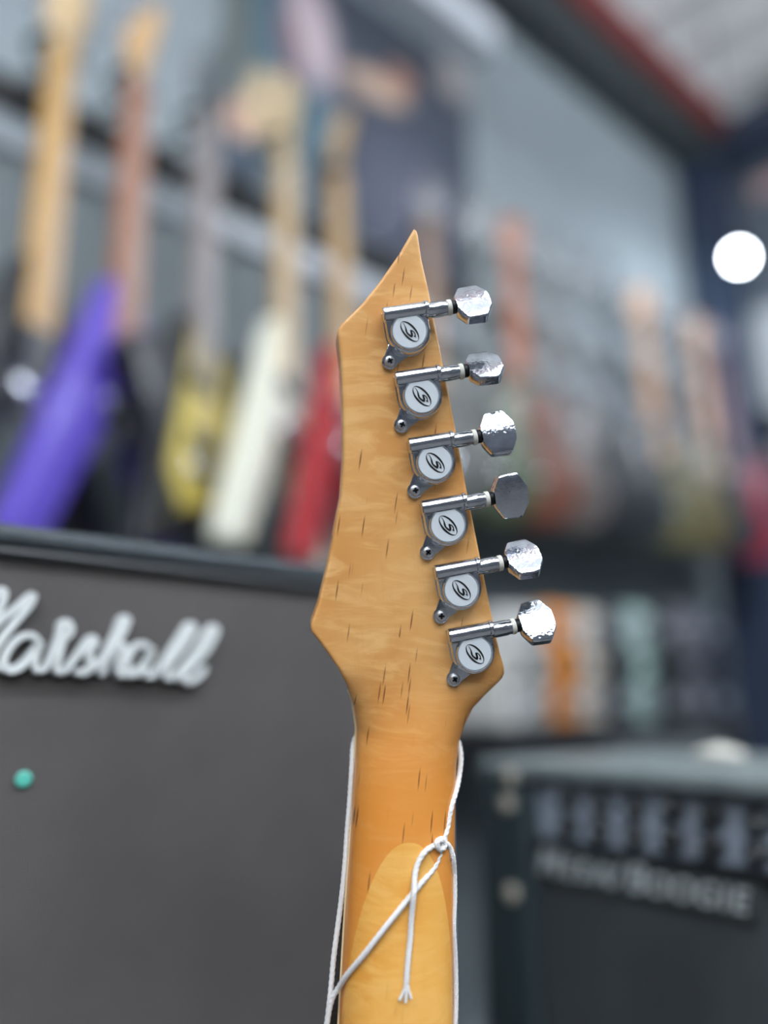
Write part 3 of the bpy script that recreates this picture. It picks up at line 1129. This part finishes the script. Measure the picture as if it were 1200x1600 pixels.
nv, nf = [], []
FRONT = .0135
n_per = NC + 1 + 2
for (b, l, r, cr, m) in section:
    wid, mid = r - l, (l + r) / 2
    for tn in ts:
        nv.append((mid + tn * wid / 2, b, surf(tn, wid, cr, m, b)))
    fz = (-FRONT) * (1 - m) + (cr - HN - .0004) * m
    nv.append((r, b, fz))
    nv.append((l, b, fz))
for j in range(len(section) - 1):
    for i in range(n_per):
        k = (i + 1) % n_per
        nf.append((j * n_per + i, j * n_per + k, (j + 1) * n_per + k, (j + 1) * n_per + i))
nf.append(tuple(range(n_per)))
nf.append(tuple((len(section) - 1) * n_per + i for i in range(n_per)))


def sec_at(v):
    b = loc(640, v, c_axis(loc(640, v).y)).y
    s = min(section, key=lambda q: abs(q[0] - b))
    return s


# scarf joint: a slanting plane parts the darker head wood from the paler shaft
s1_, s2_ = sec_at(1318), sec_at(1700)
pA = Vector(((s1_[1] + s1_[2]) / 2, s1_[0], s1_[3]))
pB2 = Vector((s2_[2], s2_[0], s2_[3] - HN))
pC2 = Vector((s2_[1], s2_[0], s2_[3] - HN))
nrm = (pB2 - pC2).cross(pA - (pB2 + pC2) / 2).normalized()
if nrm.y < 0:
    nrm = -nrm


def half(name, m, clear_outer):
    me = bpy.data.meshes.new(name)
    me.from_pydata(nv, [], nf)
    bm = bmesh.new()
    bm.from_mesh(me)
    bmesh.ops.recalc_face_normals(bm, faces=bm.faces)
    g = bmesh.ops.bisect_plane(bm, geom=bm.verts[:] + bm.edges[:] + bm.faces[:], plane_co=pA, plane_no=nrm, clear_outer=clear_outer, clear_inner=not clear_outer)
    ed = [e for e in g['geom_cut'] if isinstance(e, bmesh.types.BMEdge)]
    bmesh.ops.holes_fill(bm, edges=ed)
    bm.to_mesh(me)
    bm.free()
    me.materials.append(m)
    me.shade_smooth()
    me.set_sharp_from_angle(angle=R(40))
    o = bpy.data.objects.new(name, me)
    COL.objects.link(o)
    o.parent = gt
    o.matrix_basis = GB
    return o


hd = half('headstock', WOOD, False)
hd['label'] = 'amber flamed maple headstock with a pointed tip'
sh = half('neck_shaft', WOOD2, True)
sh['label'] = 'paler honey maple neck shaft'

# fretboard and its binding on the playing side, standing a little proud of the neck on the low side
fb, bi = MB(), MB()
rf, rb = [], []
over = lambda b: .0030 * min(1.0, max(0.0, (loc(640, 1340).y - b) / .028))
for (b, l, r, cr, m) in section:
    if b > b_nut:
        continue
    z1 = cr - HN - .0006
    ll = l - over(b)
    rf.append([(ll, b, z1 - .0012), (r + .0002, b, z1 - .0012), (r + .0002, b, z1 - .0062), (ll, b, z1 - .0062)])
    rb.append([(l - .0006, b, z1), (r + .0004, b, z1), (r + .0004, b, z1 - .0011), (l - .0006, b, z1 - .0011)])
fb.rings(rf).build('fretboard', EBONY, gt, GB)
bi.rings(rb).build('binding', BINDING, gt, GB)
# frets
for k in range(1, 20):
    d = .628 * (1 - 2 ** (-k / 12))
    b = b_nut - d
    s = min(section, key=lambda q: abs(q[0] - b))
    if b < section[-1][0] + .004:
        break
    ll = s[1] - over(b)
    MB().rbox(ll, s[2], b - .0012, b + .0012, s[3] - HN - .0078, s[3] - HN - .0066, .0004, 1).build('fret', FRET, gt, GB)
# nut and strings on the far face
s = min(section, key=lambda q: abs(q[0] - b_nut))
MB().rbox(s[1] + .001, s[2] - .001, b_nut - .001, b_nut + .004, -FRONT - .009, -FRONT + .002, .0006, 1).build('nut', NYLON, gt, GB)

# body below the picture
NB = GB @ T((section[-1][1] + section[-1][2]) / 2, section[-1][0] + .012, section[-1][3] - .022) @ RX(math.atan(NSLOPE)) @ RY(math.pi)
MB().prism(BODY['horned'], -.021, .021, .008).build('body', mat('amber_body', (176, 112, 44), .3, 0, .15, 12, coat=.6), gt, NB)
MB().rbox(-.045, .045, -.20, -.168, .0205, .030, .003, 2).build('pickup', BLACK, gt, NB)
MB().rbox(-.045, .045, -.29, -.262, .0205, .034, .003, 2).build('bridge', CHROME, gt, NB)

# ---- strings on the playing side
bb = NB @ Vector((0, -.275, .034))
for k in range(6):
    f = -.5 + k / 5
    s0_ = s
    A = Vector(((s[1] + s[2]) / 2 + f * .034, b_nut, -FRONT - .0095))
    last = section[-1]
    e_ = Vector(((last[1] + last[2]) / 2 + f * .050, last[0], last[3] - HN - .0098))
    MB().tube([A, e_], .0004 + .00022 * (5 - k) / 2, 6).build('string', STEEL, gt, GB)
    # up to its tuner post is added with the tuners

# ---- tuners
PXM = .00025
TIL = R(10)
caps = [(640, 517), (659, 618), (680, 722), (700, 820), (721, 921), (742, 1021)]
ROT = [34, 46, 14, -7, 46, 33]
q = PXM
hs = MB()
outl = [(-34 * q, 38 * q), (-34 * q, 0)]
outl += [(34.0 * q * math.cos(a), 34 * q * math.sin(a)) for a in [math.pi + math.pi * k / 24 for k in range(1, 24)]]
outl += [(34 * q, 0), (34 * q, 38 * q)]
hs.prism(outl, .0006, .0058, .0014)
cyl = [(0.0, -35 * q), (11.2 * q, -35 * q), (12.6 * q, -33.6 * q), (12.6 * q, 29 * q), (13.8 * q, 30.5 * q), (13.8 * q, 34.6 * q), (12.6 * q, 36 * q), (0.0, 36 * q)]
cyl = [(max(r, 1e-5), h) for r, h in cyl]
hs.lathe(cyl, 32, T(0, 31 * q, .0047) @ RY(math.pi / 2))
# raised ring round the cap
hs.lathe([(26.3 * q, .0055), (29.6 * q, .0056), (29.4 * q, .0063), (28.9 * q, .0068), (28.1 * q, .0071), (27.2 * q, .0071), (26.5 * q, .0068), (26.3 * q, .0062)], 56)
# foot with screw ear
sx, sy = -35 * q, -37.5 * q
ear = []
for k in range(13):
    a = R(225 - 105 + 210 * k / 12)
    ear.append((sx + 12.5 * q * math.cos(a), sy + 12.5 * q * math.sin(a)))
ear = ear + [(4 * q, -30 * q), (-2 * q, -10 * q), (-20 * q, -4 * q), (-30 * q, -6 * q)]
hs.prism(ear, .00002, .0014, .0003)
hs.prism([(x * 1.02, y * 1.02) for x, y in outl], .00002, .0008, .0002)
shaft = MB().lathe([(12.2 * q, 33 * q), (12.2 * q, 58 * q), (11.4 * q, 60 * q), (11.4 * q, 65 * q)], 28)
SMX = T(0, 28 * q, .0046) @ RY(math.pi / 2)
wash = MB().lathe([(11.5 * q, 65.1 * q), (12.3 * q, 66 * q), (12.3 * q, 71 * q), (11.5 * q, 72 * q)], 28)
gapm = MB().lathe([(8.5 * q, 72.1 * q), (10.5 * q, 73 * q), (10.5 * q, 78 * q), (8.5 * q, 79 * q)], 24)
cap = MB().lathe([(26.2 * q, .0056), (26.2 * q, .00655), (25.4 * q, .0068)], 48)
# knob: eight-sided button, faces bowed round the shaft axis
half_o = [(0, 4), (0, 12), (1, 15), (10.3, 31.5), (12, 33.2), (15, 34), (38, 35.5), (41, 35), (43.5, 33), (54, 16), (55, 13), (55.4, 4)]
ko = [(x, -y) for x, y in half_o] + [(x, y) for x, y in reversed(half_o)]


def kring(sc, edge, sgn):
    out = []
    for x, y in ko:
        x2, y2 = 28 + (x - 28) * sc, y * sc
        h = edge + 3.6 * (1 - (y2 / 35) ** 2) if edge >= 8 else edge
        out.append((x2 * q, y2 * q, sgn * h * q))
    return out


kn = MB()
kn.rings([kring(.10, 8.2, -1), kring(.35, 8.2, -1), kring(.6, 8.2, -1), kring(.82, 8.2, -1), kring(.95, 8.0, -1), kring(1.0, 6.6, -1), kring(1.0, 6.6, 1), kring(.95, 8.0, 1), kring(.82, 8.2, 1), kring(.6, 8.2, 1), kring(.35, 8.2, 1), kring(.10, 8.2, 1)])
# emblem: tilted oval ring and letter
em = MB()


def epx(x, y):
    """photograph offsets (right, down) from the cap centre to tuner axes"""
    c, s_ = math.cos(TIL), math.sin(TIL)
    X, Y = x, -y
    return (X * c + Y * s_) * q, (-X * s_ + Y * c) * q


def flat_ring(outer, inner):
    n = len(outer)
    vs = [(x, y, .00695) for x, y in outer] + [(x, y, .00695) for x, y in inner] + [(x, y, .0068) for x, y in outer] + [(x, y, .0068) for x, y in inner]
    fs = []
    for i in range(n):
        k = (i + 1) % n
        fs += [(i, k, n + k, n + i), (i, 2 * n + i, 2 * n + k, k), (n + i, n + k, 3 * n + k, 3 * n + i), (2 * n + i, 3 * n + i, 3 * n + k, 2 * n + k)]
    em.add(vs, fs)


def ell(a, b, dx=0, dy=0, n=48):
    out = []
    th = R(47.5)
    for k in range(n):
        p = 2 * math.pi * k / n
        x, y = a * math.cos(p) + dx, b * math.sin(p) + dy
        out.append(epx(x * math.cos(th) - y * math.sin(th), x * math.sin(th) + y * math.cos(th)))
    return out


flat_ring(ell(18.6, 9.9, .7, .5), ell(18.1, 7.2, .7, .5))


def ink(pts, wf):
    ps = spline([(*epx(x, y), 0) for x, y in pts], 6)
    n = len(ps)
    rs = []
    for i, p in enumerate(ps):
        t_ = (ps[min(i + 1, n - 1)] - ps[max(i - 1, 0)]).normalized()
        nn = Vector((-t_.y, t_.x, 0)) * wf(i / (n - 1)) * q / 2
        a, b = p + nn, p - nn
        rs.append([(a.x, a.y, .00695), (b.x, b.y, .00695), (b.x, b.y, .0068), (a.x, a.y, .0068)])
    em.rings(rs)


def zs(pts):
    return [((x - 600) / 21.43, (y - 600) / 21.43) for x, y in pts]


def wtab(tab):
    return lambda s_: 1.15 * interp(tab, s_)


ink(zs([(385, 350), (435, 425), (468, 500), (488, 590), (520, 670), (590, 735), (672, 790)]), wtab([(0, .45), (.25, 1.1), (.5, 2.4), (.75, 2.1), (1, 2.5)]))
ink(zs([(668, 800), (678, 730), (660, 655), (632, 575)]), wtab([(0, 2.4), (.4, 2.9), (.8, 2.3), (1, 1.6)]))
ink(zs([(625, 585), (690, 598), (750, 645), (782, 715), (806, 820)]), wtab([(0, 1.7), (.35, 1.2), (.7, 1.5), (1, .4)]))
ink(zs([(740, 768), (775, 775), (804, 812)]), wtab([(0, .9), (.5, 2.0), (1, .5)]))
# screw with a cross slot
scr = MB().lathe([(8.8 * q, .0014), (8.8 * q, .0018), (7.6 * q, .0025), (5.0 * q, .0029), (3.4 * q, .0029), (2.6 * q, .0024), (1e-5, .0023)], 28)
slot = MB()
for a in (R(20), R(110)):
    slot.box(-4.6 * q, 4.6 * q, -1.3 * q, 1.3 * q, .00285, .00305, RZ(a))
post = MB().lathe([(.005, -FRONT + .0002), (.005, -FRONT - .002), (.003, -FRONT - .0022), (.003, -FRONT - .010), (.0034, -FRONT - .012)], 20)

MESHES = {}


def put(key, mb, name, m, parent, M):
    if key in MESHES:
        o = bpy.data.objects.new(name, MESHES[key])
        COL.objects.link(o)
        o.parent = parent
        o.matrix_basis = M
    else:
        o = mb.build(name, m, parent, M, 32)
        MESHES[key] = o.data
    return o


I4 = Matrix.Identity(4)
for i, (u, v) in enumerate(caps):
    p = loc(u, v, .0068)
    TM = GB @ T(p.x, p.y, 0) @ RZ(TIL)
    h_ = put('housing', hs, 'tuning_machine', CHROME, gt, TM)
    put('shaft', shaft, 'worm_shaft', CHROME, h_, SMX)
    put('wash', wash, 'washer', NYLON, h_, SMX)
    put('gap', gapm, 'collar', DARK_METAL, h_, SMX)
    put('cap', cap, 'cap', CAP_W, h_, I4)
    put('em', em, 'emblem', INK, h_, I4)
    put('scr', scr, 'screw', STEEL, h_, T(sx, sy, 0))
    put('slot', slot, 'screw_slot', DARK_METAL, h_, T(sx, sy, 0) @ RZ(R(37 * i)))
    put('post', post, 'string_post', CHROME, h_, I4)
    put('knob', kn, 'knob', CHROME_WORN, h_, T(78 * q, 27 * q, .0046) @ RX(R(-ROT[i])))

# ---- stand under the guitar, below the picture
bot = min((gt.matrix_basis @ NB @ Vector((x, y, z)) for x, y in BODY['horned'] for z in (-.021, .021)), key=lambda w_: w_.z)
stand = thing('guitar_stand', 'low black guitar stand under the amber maple guitar', 'stand', (bot.x, bot.y, 0))
zb_ = bot.z
for s in (-1, 1):
    MB().tube(spline([(s * .07, .035, zb_ - .012), (s * .07, -.06, zb_ - .012), (s * .07, -.065, zb_ + .03)], 6), .009, 8).build('cradle_arm', BLACK_MATT, stand)
    MB().tube([(s * .07, .03, zb_ - .012), (s * .13, -.10, .008)], .008, 8).build('leg', BLACK, stand)
    MB().tube([(s * .07, .03, zb_ - .012), (s * .10, .05, .008)], .008, 8).build('leg', BLACK, stand)
MB().tube([(-.07, .03, zb_ - .012), (.07, .03, zb_ - .012)], .008, 8).build('crossbar', BLACK, stand)

# ================================================================== white cord tied round the neck
CR = .00108
cord = thing('cord', 'thin white twisted cotton cord knotted round the guitar neck', 'cord', base)


def cpt(u, v, lift=0.0):
    s = sec_at(v)
    ul, ur = interp(LEFT, v), interp(RIGHTE, v)
    tn = (u - (ul + ur) / 2) / ((ur - ul) / 2)
    if abs(tn) <= .97:
        c = surf(tn, s[2] - s[1], s[3], s[4], s[0]) + CR * .9
    else:
        c = s[3] - HN * .8
    return loc(u, v, c + lift)


def cord_part(name, pts, r=CR):
    ps = []
    for p_ in pts:
        if len(p_) == 3:
            ps.append(cpt(p_[0], p_[1], p_[2]))
        elif len(p_) == 4:
            ps.append(loc(p_[0], p_[1], p_[3]))
        else:
            ps.append(cpt(*p_))
    ps = spline(ps, 14)
    MB().tube(ps, r, 14, None, 3, 900).build(name, CORD, cord, GB, 60)


cz = lambda v: sec_at(v)[3] - HN
cord_part('strand', [(566, 1135, 0, -.022), (553, 1160, 0, cz(1160) - .003), (550, 1195, 0, cz(1195)), (546.5, 1250, 0, cz(1250)), (542.5, 1300, 0, cz(1300)), (539, 1350, 0, cz(1350)), (534, 1400, 0, cz(1400)), (527.5, 1450, 0, cz(1450)), (521, 1500, 0, cz(1500)), (517, 1545, 0, cz(1545)), (512, 1590, 0, cz(1590) + .001), (507, 1625, 0, cz(1625)), (500, 1690, 0, cz(1690)), (490, 1800, 0, cz(1800)), (484, 1900, 0, cz(1900)), (486, 1925, 0, cz(1925) - .006), (520, 1950, 0, cz(1950) - .0125), (600, 1962, 0, cz(1962) - .0125)])
cord_part('strand', [(706, 1148, 0, -.022), (716, 1160, 0, cz(1160) - .003), (720, 1185, 0, cz(1185) + .001), (717, 1215, 0, cz(1215) + .004), (712, 1238, 0, cz(1238) + .008), (706, 1258, 0, cz(1258) + .0105), (702, 1275, .0024), (699, 1293, .0018), (694, 1310, .0014), (690, 1322, .0008)])
cord_part('strand', [(688, 1322, .0008), (696, 1318, .002), (703, 1325, .003), (707.5, 1340, 0, cz(1340) + .0108), (709.5, 1365, 0, cz(1365) + .008), (710, 1400, 0, cz(1400) + .007), (708.5, 1450, 0, cz(1450) + .007), (711, 1500, 0, cz(1500) + .005), (712, 1560, 0, cz(1560) + .004), (710.5, 1620, 0, cz(1620) + .004), (711, 1690, 0, cz(1690) + .004), (716, 1800, 0, cz(1800) + .003), (722, 1900, 0, cz(1900) + .002), (724, 1925, 0, cz(1925) - .005), (700, 1950, 0, cz(1950) - .0125), (600, 1962, 0, cz(1962) - .0125)])
cord_part('strand', [(689, 1322), (687, 1335), (678, 1356), (660, 1378), (640, 1402), (602, 1449), (570, 1490), (543, 1522, .0006), (529, 1543, 0, cz(1543) + .0055), (519, 1560, 0, cz(1560) + .004), (512, 1590, 0, cz(1590) + .003), (508, 1630, 0, cz(1630) + .002)])
cord_part('loose_end', [(690, 1320), (675, 1323, .0005), (660, 1336, .0005), (650, 1358, .0005), (647, 1385, .0018), (646, 1400, .0022), (643, 1430, .0008), (641, 1465), (637, 1505), (635, 1535)])
for k, (ux, vx) in enumerate(((624, 1563), (633.5, 1566), (642, 1560))):
    cord_part('frayed_yarn', [(635 + (k - 1) * 1.2, 1530), (635 + (k - 1) * 3, 1545), (ux, vx)], CR * .52)
cord_part('knot', [(696, 1313, .0006), (688, 1311, .0015), (682, 1318, .0020), (687, 1327, .0024), (695, 1323, .0024), (693, 1314, .0022), (685, 1315, .0026), (684, 1324, .0022), (690, 1329, .0012)], CR * .95)

bpy.context.view_layer.update()
